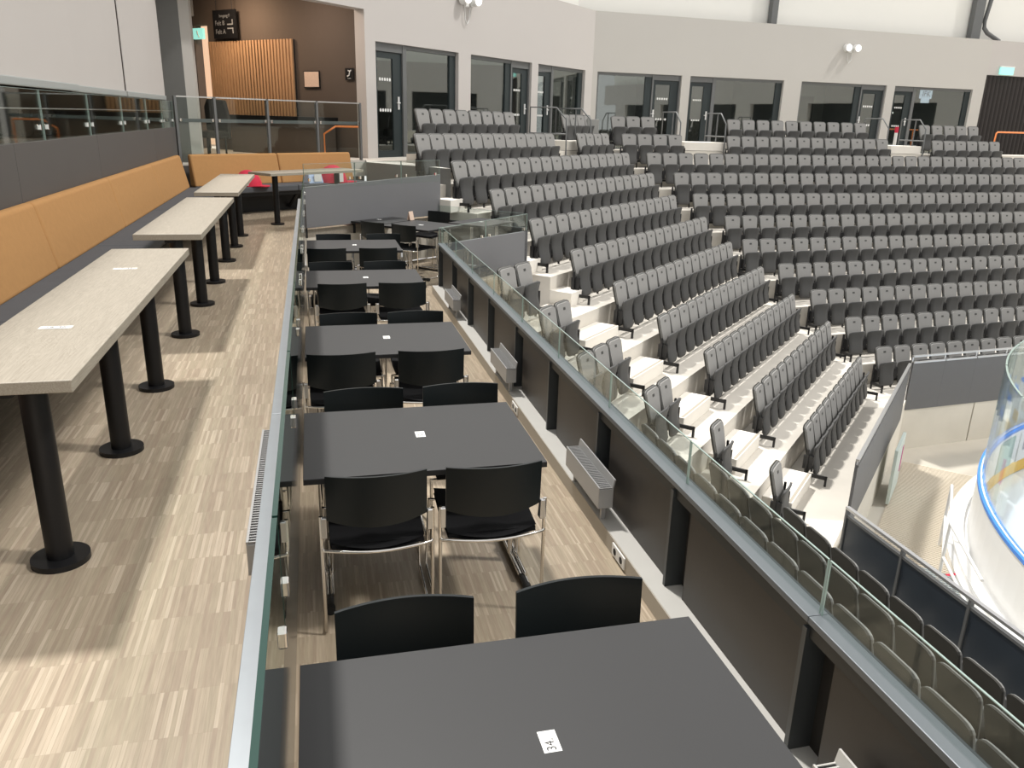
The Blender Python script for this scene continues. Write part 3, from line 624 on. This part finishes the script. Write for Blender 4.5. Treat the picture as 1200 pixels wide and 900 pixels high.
for k,(y,lb) in enumerate(((3.55,'nearer double socket in the ledge front below the second convector'),(5.9,'farther double socket in the ledge front below the third convector'))):
    s_ = thing('wall_socket',lb,'socket',(1.503,y,LOW+.05),R(90))
    MB().box(-.09,.09,-.004,.006,-.035,.035,'white').obj('plate', s_, bevel=.003)
    for x in (-.045,.045): MB().cyl(0,0,-.001,.001,.02,'dark_slot',12,Matrix.Translation((x,.0065,0))@Matrix.Rotation(R(90),4,'X')).obj('outlet', s_)
# parapet towards the upper deck at the far end
pd = math.atan2(13.66-12.06, 2.06+.12); pl = math.hypot(13.66-12.06, 2.18)
pp = thing('grey_parapet','grey parapet panel with glass top at the far end of the lower deck','parapet',(-.12,12.02,UP),pd)
MB().hexa([(0,-.02,.03),(pl,-.02,.03),(pl,.02,.03),(0,.02,.03),(0,-.02,.60),(pl,-.02,.69),(pl,.02,.69),(0,.02,.60)],'grey_panel').obj('panel', pp)
for x in (.02,.9,pl-.05): MB().box(x-.02,x+.02,.02,.06,-.12,.5,'dark_post').obj('post', pp)
balustrade('glass_balustrade','glass above the grey parapet at the far end of the lower deck',(-.12,12.0,0),pd,[0,.92,1.85,pl],-1.02,-.68,-.90,'clear_glass','glass_edge_light')
# second parapet at the end of the barrier
p2_ = thing('grey_parapet','grey parapet panel meeting the far end of the dark barrier','parapet',(*A.p(8.60,6.47),UP),A.a)
MB().hexa([(.05,-.02,-.62),(2.28,-.02,-.64),(2.28,.02,-.64),(.05,.02,-.62),(.05,-.02,-.02),(2.28,-.02,-.06),(2.28,.02,-.06),(.05,.02,-.02)],'grey_panel').obj('panel', p2_)
MB().box(2.2,2.26,-.02,.05,-.72,-.05,'dark_post').obj('post', p2_)
MB().box(.3,2.2,-.16,-.03,-.66,-.60,'ledge_front').obj('wooden_kerb', p2_, bevel=.01)
balustrade('glass_balustrade','glass above the grey parapet that meets the barrier',(*A.p(8.60,6.47),0),A.a,[0,1.12,2.28],-1.66,-1.40,-1.62,'clear_glass','glass_edge_light')
sd = thing('side_barrier','short dark boarded barrier at the right end of the lower deck beyond the turned table','barrier',(*A.p(10.93,6.52),LOW),A.a+R(90))
MB().box(0,1.75,-.06,-.02,0,.60,'dark_void').obj('backing', sd)
for k in range(2): MB().box(.03+k*.86,.84+k*.86,-.02,.0,.02,.58,'barrier_board').obj('board', sd)
MB().box(0,1.75,-.07,.01,.60,.64,'dark_frame').obj('top_rail', sd)
MB().box(0,1.75,-.043,-.037,.64,.86,'clear_glass').box(0,1.75,-.044,-.036,.86,.863,'glass_edge_light').obj('glass_panel', sd)
# ================================================================= chairs of the lower deck
def curve_back(w_, z0, z1, y0, dip, th_, m_, obj_):
    n = 14
    def pt(u, z, off):
        x = (u-.5)*2; return (x*w_/2, y0-dip*(1-x*x)+off+ (z1-z)*.05, z)
    def zlow(u): return z0-(.03*(1-((u-.5)*2)**2))
    vs = []; fs = []
    for off in (0,th_):
        for j in range(5):
            for i in range(n+1):
                u = i/n; z = z1+(zlow(u)-z1)*j/4; vs.append(pt(u,z,off))
    q = 5*(n+1)
    for j in range(4):
        for i in range(n):
            a = j*(n+1)+i; fs.append((a,a+n+1,a+n+2,a+1)); fs.append((q+a,q+a+1,q+a+n+2,q+a+n+1))
    obj_.add(vs, fs, m_, None, True)
    fe = []
    for i in range(n): fe.append((i,i+1,q+i+1,q+i)); a = 4*(n+1)+i; fe.append((a,q+a,q+a+1,a+1))
    for j in range(4): a = j*(n+1); fe.append((a,q+a,q+a+n+1,a+n+1)); a += n; fe.append((a,a+n+1,q+a+n+1,q+a))
    return obj_.add(vs, fe, m_)
def make_chair():
    c = thing('cafe_chair','','chair')
    o = MB(); curve_back(.44,.585,.80,-.25,.045,.012,'black_plastic',o); o.obj('backrest', c)
    s_ = MB()
    s_.grid(lambda u,v: ((u-.5)*.43*(1-.06*abs(v-.5)), -.23-.05*(1-(2*u-1)**2)*(1-v)+v*.47, .468-.018*math.sin(u*math.pi)+.012*math.sin(v*3.1)), 10, 6, 'black_fabric')
    s_.grid(lambda u,v: ((u-.5)*.43*(1-.06*abs(v-.5)), -.23-.05*(1-(2*u-1)**2)*(1-v)+v*.47, .44), 10, 6, 'black_fabric')
    s_.box(-.205,.205,-.235,.235,.438,.46,'black_fabric'); s_.obj('seat', c)
    for sx in (-1,1):
        x = .245*sx
        MB().tube([(x,-.235,.605),(x,-.235,.02),(x,-.215,.009),(x,.24,.009),(x,.262,.03),(x*.96,.20,.43)],.0085,'chrome',8).obj('leg_frame', c)
        MB().hexa([(x-.012*sx-.012,-.245,.50),(x-.012*sx+.012,-.245,.50),(x-.012*sx+.012,-.20,.50),(x-.012*sx-.012,-.20,.50),(x-.012*sx-.012,-.25,.60),(x-.012*sx+.012,-.25,.60),(x-.012*sx+.012,-.225,.60),(x-.012*sx-.012,-.225,.60)],'steel').obj('back_bracket', c, bevel=.003)
    MB().tube([(-.245,-.235,.445)]+[(-.235+.47*k/10,-.25-.045*math.sin(math.pi*k/10),.442) for k in range(11)]+[(.245,-.235,.445)],.0075,'chrome',8).obj('seat_rail', c)
    MB().tube([(-.235,.20,.425),(.235,.20,.425)],.0075,'chrome',8).obj('front_rail', c)
    return c
chair0 = make_chair(); first = True
def chair(x, y, a, lb, grp):
    global first
    c = chair0 if first else copytree(chair0); first = False
    c.location = (x,y,LOW); c.rotation_euler = (0,0,a); c['label'] = lb; c['group'] = grp
tabs = [(1.12,2.04,'nearest',1.125),(3.32,4.17,'second',1.01),(5.23,6.07,'third',1.01),(7.53,8.38,'fourth',1.01),(9.63,10.52,'fifth',1.01)]
stick = ['34.','32.','30.','28.','26.']
def dark_table(lb, x0, x1, y0, y1, loc, rz, txt):
    t = thing('dark_table', lb, 'table', loc, rz)
    m_ = MB().box(x0,x1,y0,y1,.738,.742,'laminate').box(x0,x1,y0,y1,.714,.738,'laminate_edge'); m_.obj('tabletop', t, bevel=.0015)
    ym = (y0+y1)/2
    for x in (x0+.09,x1-.055):
        lg_ = MB(); lg_.tube([(x,y0+.09,.022),(x,y1-.09,.022)],.018,'powder_black',8)
        lg_.tube([(x+.012,y0+.16,.042),(x+.012,y1-.16,.042)],.012,'chrome',8).tube([(x-.014,y0+.16,.042),(x-.014,y1-.16,.042)],.012,'chrome',8); lg_.obj('foot_rail', t)
        for dx in (-.02,.02): MB().tube([(x+dx,ym-.05,.05),(x+dx,ym-.05,.71)],.012,'chrome',8).obj('leg', t)
        for yy in (y0+.075,y1-.075): MB().tube([(x,yy-.02,.022),(x,yy+.02,.022)],.022,'rubber',10).obj('foot_cap', t)
        MB().tube([(x,ym-.05,.07),(x,ym+.05,.10),(x,ym+.1,.05)],.01,'chrome',6).obj('latch', t)
    MB().box(x0+.08,x1-.05,ym-.03,ym+.03,.69,.714,'powder_black').obj('crossbar', t)
    s_ = MB().box(-.024,.024,-.038,.038,.7421,.7425,'paper').obj('number_sticker', t, loc=((x0+x1)/2+.015,(y0+y1)/2+.02,0)); s_.rotation_euler = (0,0,0)
    put(text_mesh(txt,.036,'ink',.0002),'printed_number',s_,(.0,-.012,.7427),(0,0,R(90)))
    MB().box(-.014,.012,.014,.03,.7425,.7427,'pale_green').obj('printed_mark', s_)
    return t
for k,(y0,y1,nm,xr) in enumerate(tabs):
    dark_table('%s dark grey table with a white number sticker on the lower deck' % nm, -.105, xr, y0, y1, (0,0,LOW), 0, stick[k])
    g = 'black cafe chairs at the %s dark table' % nm
    cx = (.22,.77) if k in (0,1,3,4) else (.17,.73)
    if k:
        yn = [0,3.46,5.35,7.65,9.72][k]
        nx = [(0,0),(.207,.732),(.127,.715),(.22,.769),(.122,.71)][k]
        for j,x in enumerate(nx): chair(x,yn,0,'black chair on the near side of the %s dark table, %s one' % (nm,('left','right')[j]),g)
    yf_ = [1.955,4.09,5.95,8.29,10.38][k]
    fx = [(.22,.802),(.222,.775),(.221,.743),(.142,.705),(.23,.867)][k]
    for j,x in enumerate(fx): chair(x,yf_,R(180),'black chair on the far side of the %s dark table, %s one' % (nm,('left','right')[j]),g)
dark_table('dark table turned towards the stand at the far end of the lower deck',-.42,.42,-.45,.45,(*A.p(9.48,7.45),LOW),A.a,'24.')
dark_table('farthest dark table, tucked against the grey parapet',-.42,.42,-.38,.38,(*A.p(9.55,8.32),LOW),A.a,'22.')
for s_,o_,a,lb in ((9.22,7.38,-90,'black chair at the turned table, its back towards the other tables'),(9.17,7.92,-90,'black chair behind the turned table, nearest the grey parapet'),(10.42,8.02,90,'black chair on the stand side of the farthest dark table')):
    chair(*A.p(s_,o_),A.a+R(a),lb,'black cafe chairs at the turned tables')
dark_table('small dark table behind the grey parapet that meets the barrier',-.42,.42,-.33,.33,(*A.p(10.42,7.02),LOW),A.a,'22.')
cdd = thing('menu_card','small folded cream card standing on the farthest dark table','card',(*A.p(9.85,7.95),LOW+.742),A.a)
MB().hexa([(-.05,-.03,0),(.05,-.03,0),(.05,-.027,0),(-.05,-.027,0),(-.05,0,.13),(.05,0,.13),(.05,.003,.13),(-.05,.003,.13)],'map_paper').obj('front_leaf', cdd)
MB().hexa([(-.05,.03,0),(.05,.03,0),(.05,.033,0),(-.05,.033,0),(-.05,.002,.13),(.05,.002,.13),(.05,.005,.13),(-.05,.005,.13)],'map_paper').obj('rear_leaf', cdd)

# ================================================================= folding seats of the stand
def outline(w0, w1, wm, z0, z1, r, zm=.5):
    pts = []
    for k in range(4): a = math.pi/2*k/3; pts.append((w1/2-r+r*math.sin(a), z1-r*.62+r*.62*math.cos(a)))
    zq = z0+(z1-z0)*zm; pts += [(wm/2,zq),(w0/2,z0+.04),(w0/2-.04,z0)]
    return pts+[(-x,z) for x,z in pts[::-1]]
def seat_meshes():
    lean = lambda z: .11*(z-.82)/.46
    b = MB()
    b.plate(outline(.34,.405,.385,.36,.82,.09),.0,.022,'seat_rear',None,lean)
    b.plate(outline(.34,.405,.385,.36,.82,.09),-.012,.0,'seat_plastic',None,lean)
    b.plate(outline(.31,.375,.355,.37,.80,.08),-.03,-.012,'seat_pad',None,lean)
    p = MB(); sf = lambda z: -.215-.05*math.cos((z-.1)/.48*math.pi*1.6)*.5
    o = outline(.34,.40,.325,.09,.56,.07,.42); full = []
    for (x0,z0_),(x1,z1_) in zip(o,o[1:]+o[:1]):
        full.append((x0,z0_))
        if abs(z1_-z0_) > .12: full += [(x0+(x1-x0)*k/3, z0_+(z1_-z0_)*k/3) for k in (1,2)]
    # strip mesh so the pan can curve
    zs = sorted(set(round(z,3) for x,z in full)); rows = []
    def wid(z):
        h = [q for q in full if q[0] >= 0]; h.sort(key=lambda q: q[1])
        for (xa,za),(xb,zb) in zip(h,h[1:]):
            if za <= z <= zb: return xa+(xb-xa)*((z-za)/(zb-za) if zb > za else 0)
        return h[-1][0]
    zz = [.09,.13,.2,.27,.34,.41,.48,.525,.55,.56]
    vs = []; 
    for t_ in (-.014,.014):
        for z in zz: w_ = max(wid(z),.05); vs += [(-w_,sf(z)+t_+.012,z),(-w_*.5,sf(z)+t_,z),(w_*.5,sf(z)+t_,z),(w_,sf(z)+t_+.012,z)]
    n = len(zz); fs = []
    for j in range(n-1):
        for i in range(3):
            a = j*4+i; fs.append((a,a+1,a+5,a+4)); a += n*4; fs.append((a,a+4,a+5,a+1))
        a = j*4; fs.append((a,a+4,a+4+n*4,a+n*4)); a = j*4+3; fs.append((a,a+n*4,a+4+n*4,a+4))
    fs.append((0,n*4,n*4+1,1)); fs += [(1,n*4+1,n*4+2,2),(2,n*4+2,n*4+3,3)]; a = (n-1)*4
    fs += [(a+i,a+i+1,a+i+1+n*4,a+i+n*4) for i in range(3)]
    p.add(vs, fs, 'seat_pan', None, True)
    h = MB(); h.box(-.2,.2,-.12,-.10,.20,.225,'dark_post').box(.185,.225,-.20,-.06,.20,.40,'dark_post').box(-.225,-.185,-.20,-.06,.20,.40,'dark_post')
    g = MB(); g.plate([(-.028,.705),(.028,.705),(.028,.74),(-.028,.74)],-.033,-.03,'plate',None,lean)
    return [('backrest',b),('seat_pan',p),('hinge_bracket',h),('number_plate',g)]
SM = [(n,b,b.mesh(n)) for n,b in seat_meshes()]
SEATS = []   # (x, y, z, angle, label, group)
def row(P, o_, z, s0, s1, pitch, lbl, grp, rev=False):
    n = max(1,int(round((s1-s0)/pitch))); step = (s1-s0)/n
    for k in range(n):
        x,y = P.p(s0+step*(k+.5), o_); SEATS.append((x,y,z,P.a,lbl(k+1),grp))
    fr = thing('seat_row_frame', 'black steel beam carrying '+grp, 'seat frame', (*P.p(s0,o_),z), P.a)
    L_ = s1-s0
    MB().box(-.02,L_+.02,-.15,-.10,.14,.19,'dark_post').obj('beam', fr)
    for x in (-.045,L_+.02):
        MB().box(x,x+.03,-.13,-.10,.0,.50,'dark_post').box(x,x+.03,-.42,-.10,.10,.15,'dark_post').box(x,x+.03,-.42,-.39,.0,.15,'dark_post').obj('end_bracket', fr)
    q = MB()
    for k in range(1,n): q.box(k*step-.012,k*step+.012,-.14,-.11,0,.14,'dark_post')
    if n > 1: q.obj('feet', fr)
rn = lambda i: ORD[i]
def rowA(i, s0, s1, tagname, pitch=.425):
    row(A, oA(i), tread(i), s0, s1, pitch, lambda k: 'grey folding seat, %s from left, %s row from top, %s' % (rn(k),rn(i),tagname), 'folding seats in row %s of the %s' % (rn(i),tagname))
def rowB(i, s0, s1, tagname, pitch=.45):
    row(B, oB(i), tread(i), s0, s1, pitch, lambda k: 'grey folding seat, %s from left, %s row from top, %s' % (rn(k),rn(i),tagname), 'folding seats in row %s of the %s' % (rn(i),tagname))
TA = 'middle block'
rowA(1,12.28,15.76,TA); rowA(1,17.94,19.50,'small corner block'); rowA(2,11.29,16.19,TA); rowA(2,17.28,18.99,'small corner block')
for i,s1 in ((3,18.55),(4,18.3),(5,17.8),(6,17.75),(7,17.25),(8,17.06),(9,16.7),(10,16.6),(11,15.8)): rowA(i,11.3,s1,TA)
TB = 'right-hand block'
rowB(1,9.38,10.67,'short left block'); rowB(1,12.83,17.55,TB); rowB(1,19.44,21.80,'block by curtain')
rowB(2,9.33,11.08,'short left block'); rowB(2,12.38,17.70,TB); rowB(2,19.25,21.87,'block by curtain')
for i,s0,s1 in ((3,9.65,22.06),(4,10.0,22.2),(5,10.1,21.4),(6,10.5,20.6),(7,10.5,19.9),(8,10.93,19.1),(9,11.22,18.3),(10,11.52,17.5),(11,11.67,16.6)): rowB(i,s0,s1,TB)
for i,y1,n in ((9,7.90,12),(10,7.64,11),(11,7.21,9)):
    row(D, oD(i), tread(i), y1-.45*n, y1, .45, lambda k,i=i,n=n: 'folding seat seen from behind, %s from the stairs, %s row from the dark guard' % (rn(n+1-k),rn(12-i)), 'folding seats below the barrier, %s row from the dark guard' % rn(12-i))
for i,s0,s1 in ((6,9.18,10.06),(7,9.0,9.85),(8,8.65,9.92),(9,9.02,9.88),(10,9.40,9.85),(11,9.50,9.93)):
    row(A, oA(i), tread(i), s0, s1, .43, lambda k,i=i: 'grey folding seat beside the barrier, %s from left, %s row from top' % (rn(k),rn(i)), 'end seats of row %s beside the barrier' % rn(i))
SEATS.sort(key=lambda q: q[0]**2+q[1]**2+q[2]**2)
near, farS = SEATS[:300], SEATS[300:]
proto = None
for x,y,z,a,lb,gr in near:
    if proto is None:
        proto = thing('folding_seat', lb, 'seat', (x,y,z), a, gr)
        for n,b,me in SM:
            o = bpy.data.objects.new(n, me); C.objects.link(o); o.parent = proto if n != 'number_plate' else proto.children[0]
    else:
        c = copytree(proto); c.location = (x,y,z); c.rotation_euler = (0,0,a); c['label'] = lb; c['group'] = gr
m_ = MB()
for x,y,z,a,lb,gr in farS:
    T = Matrix.Translation((x,y,z)) @ Matrix.Rotation(a,4,'Z')
    for n,b,me in SM:
        base = len(m_.v); m_.v += [T @ v for v in b.v]; m_.f += [[base+i for i in q] for q in b.f]; m_.m += [m_.mi(b.mats[k]) for k in b.m]; m_.sm += b.sm
tag(m_.obj('folding_seats'), 'farthest grey folding seats at the upper right of the stand', 'seats', None, 'stuff')
print('SEATS', len(SEATS))

# ================================================================= guards at the foot of the stand
def guard(lb, loc, rz, L_, n, pm, ztop, zp1, zp0, zfoot, postm='duct', t=.03, railm='steel', gap=.02):
    g = thing('front_guard', lb, 'guard', loc, rz)
    for k in range(n):
        a, b_ = L_*k/n, L_*(k+1)/n; MB().box(a+gap,b_-gap,-.012,.012,zp0,zp1,pm).obj('panel', g)
        MB().box(a+.01,b_-.01,-.02,.02,zp1,zp1+.03,postm).obj('panel_rail', g)
    for k in range(n+1): MB().box(L_*k/n-t/2,L_*k/n+t/2,-.02 if gap > .01 else .013,.025,zfoot,ztop,postm).obj('post', g)
    MB().box(-.02,L_+.02,-.02,.025,ztop,ztop+.03,railm).obj('top_rail', g)
    return g
zf_ = tread(11)
guard('dark blue glazed guard in front of the seats below the barrier',(5.62,-.31,zf_),R(90),7.21,8,'guard_blue',.85,.76,.0,0)
guard('dark grey guard slanting down beside the arena entrance',(*A.p(10.35,1.14),zf_),A.a,5.23,4,'guard_grey',.85,.76,-.20,0,'guard_grey',.03,'steel',.001)
Lb = 6.2; pB = p2
guard('grey guard in front of the right-hand block with a pale top rail',(p2[0],p2[1],zf_),B.a,Lb,8,'guard_grey',.85,.73,-.20,0,'steel',.03,'steel',.001)
st = thing('stair_step','pale concrete steps going down to the arena beside the end of the dark blue guard','step',(*A.p(10.0,1.12),ARENA),A.a)
MB().box(-.6,.25,-.6,0,0,.85,'concrete_step').obj('upper_step', st)
dp = thing('pale_panel_door','pale green panel door standing open below the slanting guard','door',(*A.p(13.9,1.0),ARENA),A.a)
MB().box(-.5,.5,-.09,-.04,.05,1.0,'pale_green').obj('door_leaf', dp, bevel=.005); MB().box(.3,.42,-.096,-.09,.35,.8,'magenta').obj('poster', dp)
# ribbed mat and grating
rm = thing('ribbed_mat','pale ribbed mat on the arena floor between the guard and the rink','mat',(*A.p(11.2,.95),ARENA),A.a)
MB().box(-.3,4.4,-1.9,0,0,.012,'mat_pale').obj('base', rm)
q = MB()
for k in range(94): q.box(-.28+k*.05,-.255+k*.05,-1.88,-.02,.012,.022,'mat_rib')
q.obj('ribs', rm)
gr = thing('floor_grating','blue-grey metal grating behind the dark blue guard','grating',(*A.p(10.3,.3),ARENA),A.a)
for k in range(26): MB().box(k*.05,k*.05+.025,-1.3,0,.0,.03,'grating').obj('bar', gr)
rail_frame('white_handrail','white tubular handrail descending beside the rink boards','handrail',[('post',[(0,0,0),(0,0,1.0)]),('rail',[(0,0,1.0),(-.9,-1.0,1.0),(-1.5,-2.2,.95)]),('lower_rail',[(0,0,.5),(-.9,-1.0,.5),(-1.5,-2.2,.45)]),('post',[(-.9,-1.0,0),(-.9,-1.0,1.0)])],.02,'white_metal',(8.83,8.78,ARENA))
# ================================================================= rink
RC = (14.575,4.277); RR = 6.94
def arc(r, z, a0, a1, n): return [(RC[0]+r*math.cos(a0+(a1-a0)*k/n), RC[1]+r*math.sin(a0+(a1-a0)*k/n), z) for k in range(n+1)]
rk = thing('rink_boards','curved white rink boards with blue cap rail, yellow kick plate and tall glass','rink boards',(0,0,0))
a0, a1, n = R(84), R(214), 52
def band(r0, r1, z0, z1, m, nm, x0=a0, x1=a1, nn=n, par=rk):
    b = MB(); q = [arc(r,z,x0,x1,nn) for r,z in ((r0,z0),(r1,z0),(r1,z1),(r0,z1))]
    vs = sum(q,[]); L_ = nn+1
    b.add(vs, [(j*L_+i, j*L_+i+1, ((j+1)%4)*L_+i+1, ((j+1)%4)*L_+i) for j in range(4) for i in range(nn)], m, None, False)
    b.add([q[j][0] for j in range(4)], [(0,1,2,3)], m); b.add([q[j][-1] for j in range(4)], [(3,2,1,0)], m)
    return b.obj(nm, par)
zb = ARENA+.12
band(RR-.07,RR,zb,-4.93,'board_white','board'); band(RR-.085,RR+.015,-4.93,-4.88,'blue_cap','cap_rail'); band(RR-.04,RR-.02,-4.88,-4.868,'board_white','cap_stripe')
band(RR-.085,RR-.0701,zb,zb+.22,'yellow_kick','kick_plate')
band(RR,RR+.28,ARENA,ARENA+.12,'board_white','base_kerb'); band(RR+.05,RR+.20,ARENA+.12,ARENA+.19,'white_metal','cable_tray')
np_ = 10
for k in range(np_):
    x0 = a0+(a1-a0)*k/np_; x1 = a0+(a1-a0)*(k+1)/np_
    band(RR-.05,RR-.035,-4.88,-3.2,'rink_glass','glass_panel',x0+.003,x1-.003,5)
    band(RR-.055,RR-.03,-3.2,-3.192,'glass_edge_light','glass_edge',x0+.003,x1-.003,5)
for k,(a_,w_,mm) in enumerate(((R(118),.05,'advert_green'),(R(110),.055,'paper'))):
    o = band(RR-.09,RR-.0702,-5.55,-5.0,mm,'advert',a_-w_,a_+w_,4)
ta = R(110); tx = put(text_mesh('LES',.34,'advert_text',.002),'advert_lettering',rk,(RC[0]+(RR-.10)*math.cos(ta),RC[1]+(RR-.10)*math.sin(ta),-5.25),(R(90),0,ta-R(90)))
ice = MB(); pts = arc(RR-.06,0,0,2*math.pi,60)[:-1]; ice.prism([(p[0],p[1]) for p in pts],ARENA+.0,ARENA+.10,'ice'); struct(ice.obj('floor_ice'))
ln = MB(); ln.box(8.2,20,7.9,7.95,ARENA+.10,ARENA+.102,'red_knit'); o = tag(ln.obj('goal_line'),'thin red line across the ice','line')

# raise the whole place so that the arena floor is at z = 0
for o in list(C.objects):
    if o.parent is None and o.type in ('MESH','EMPTY'): o.location.z += K
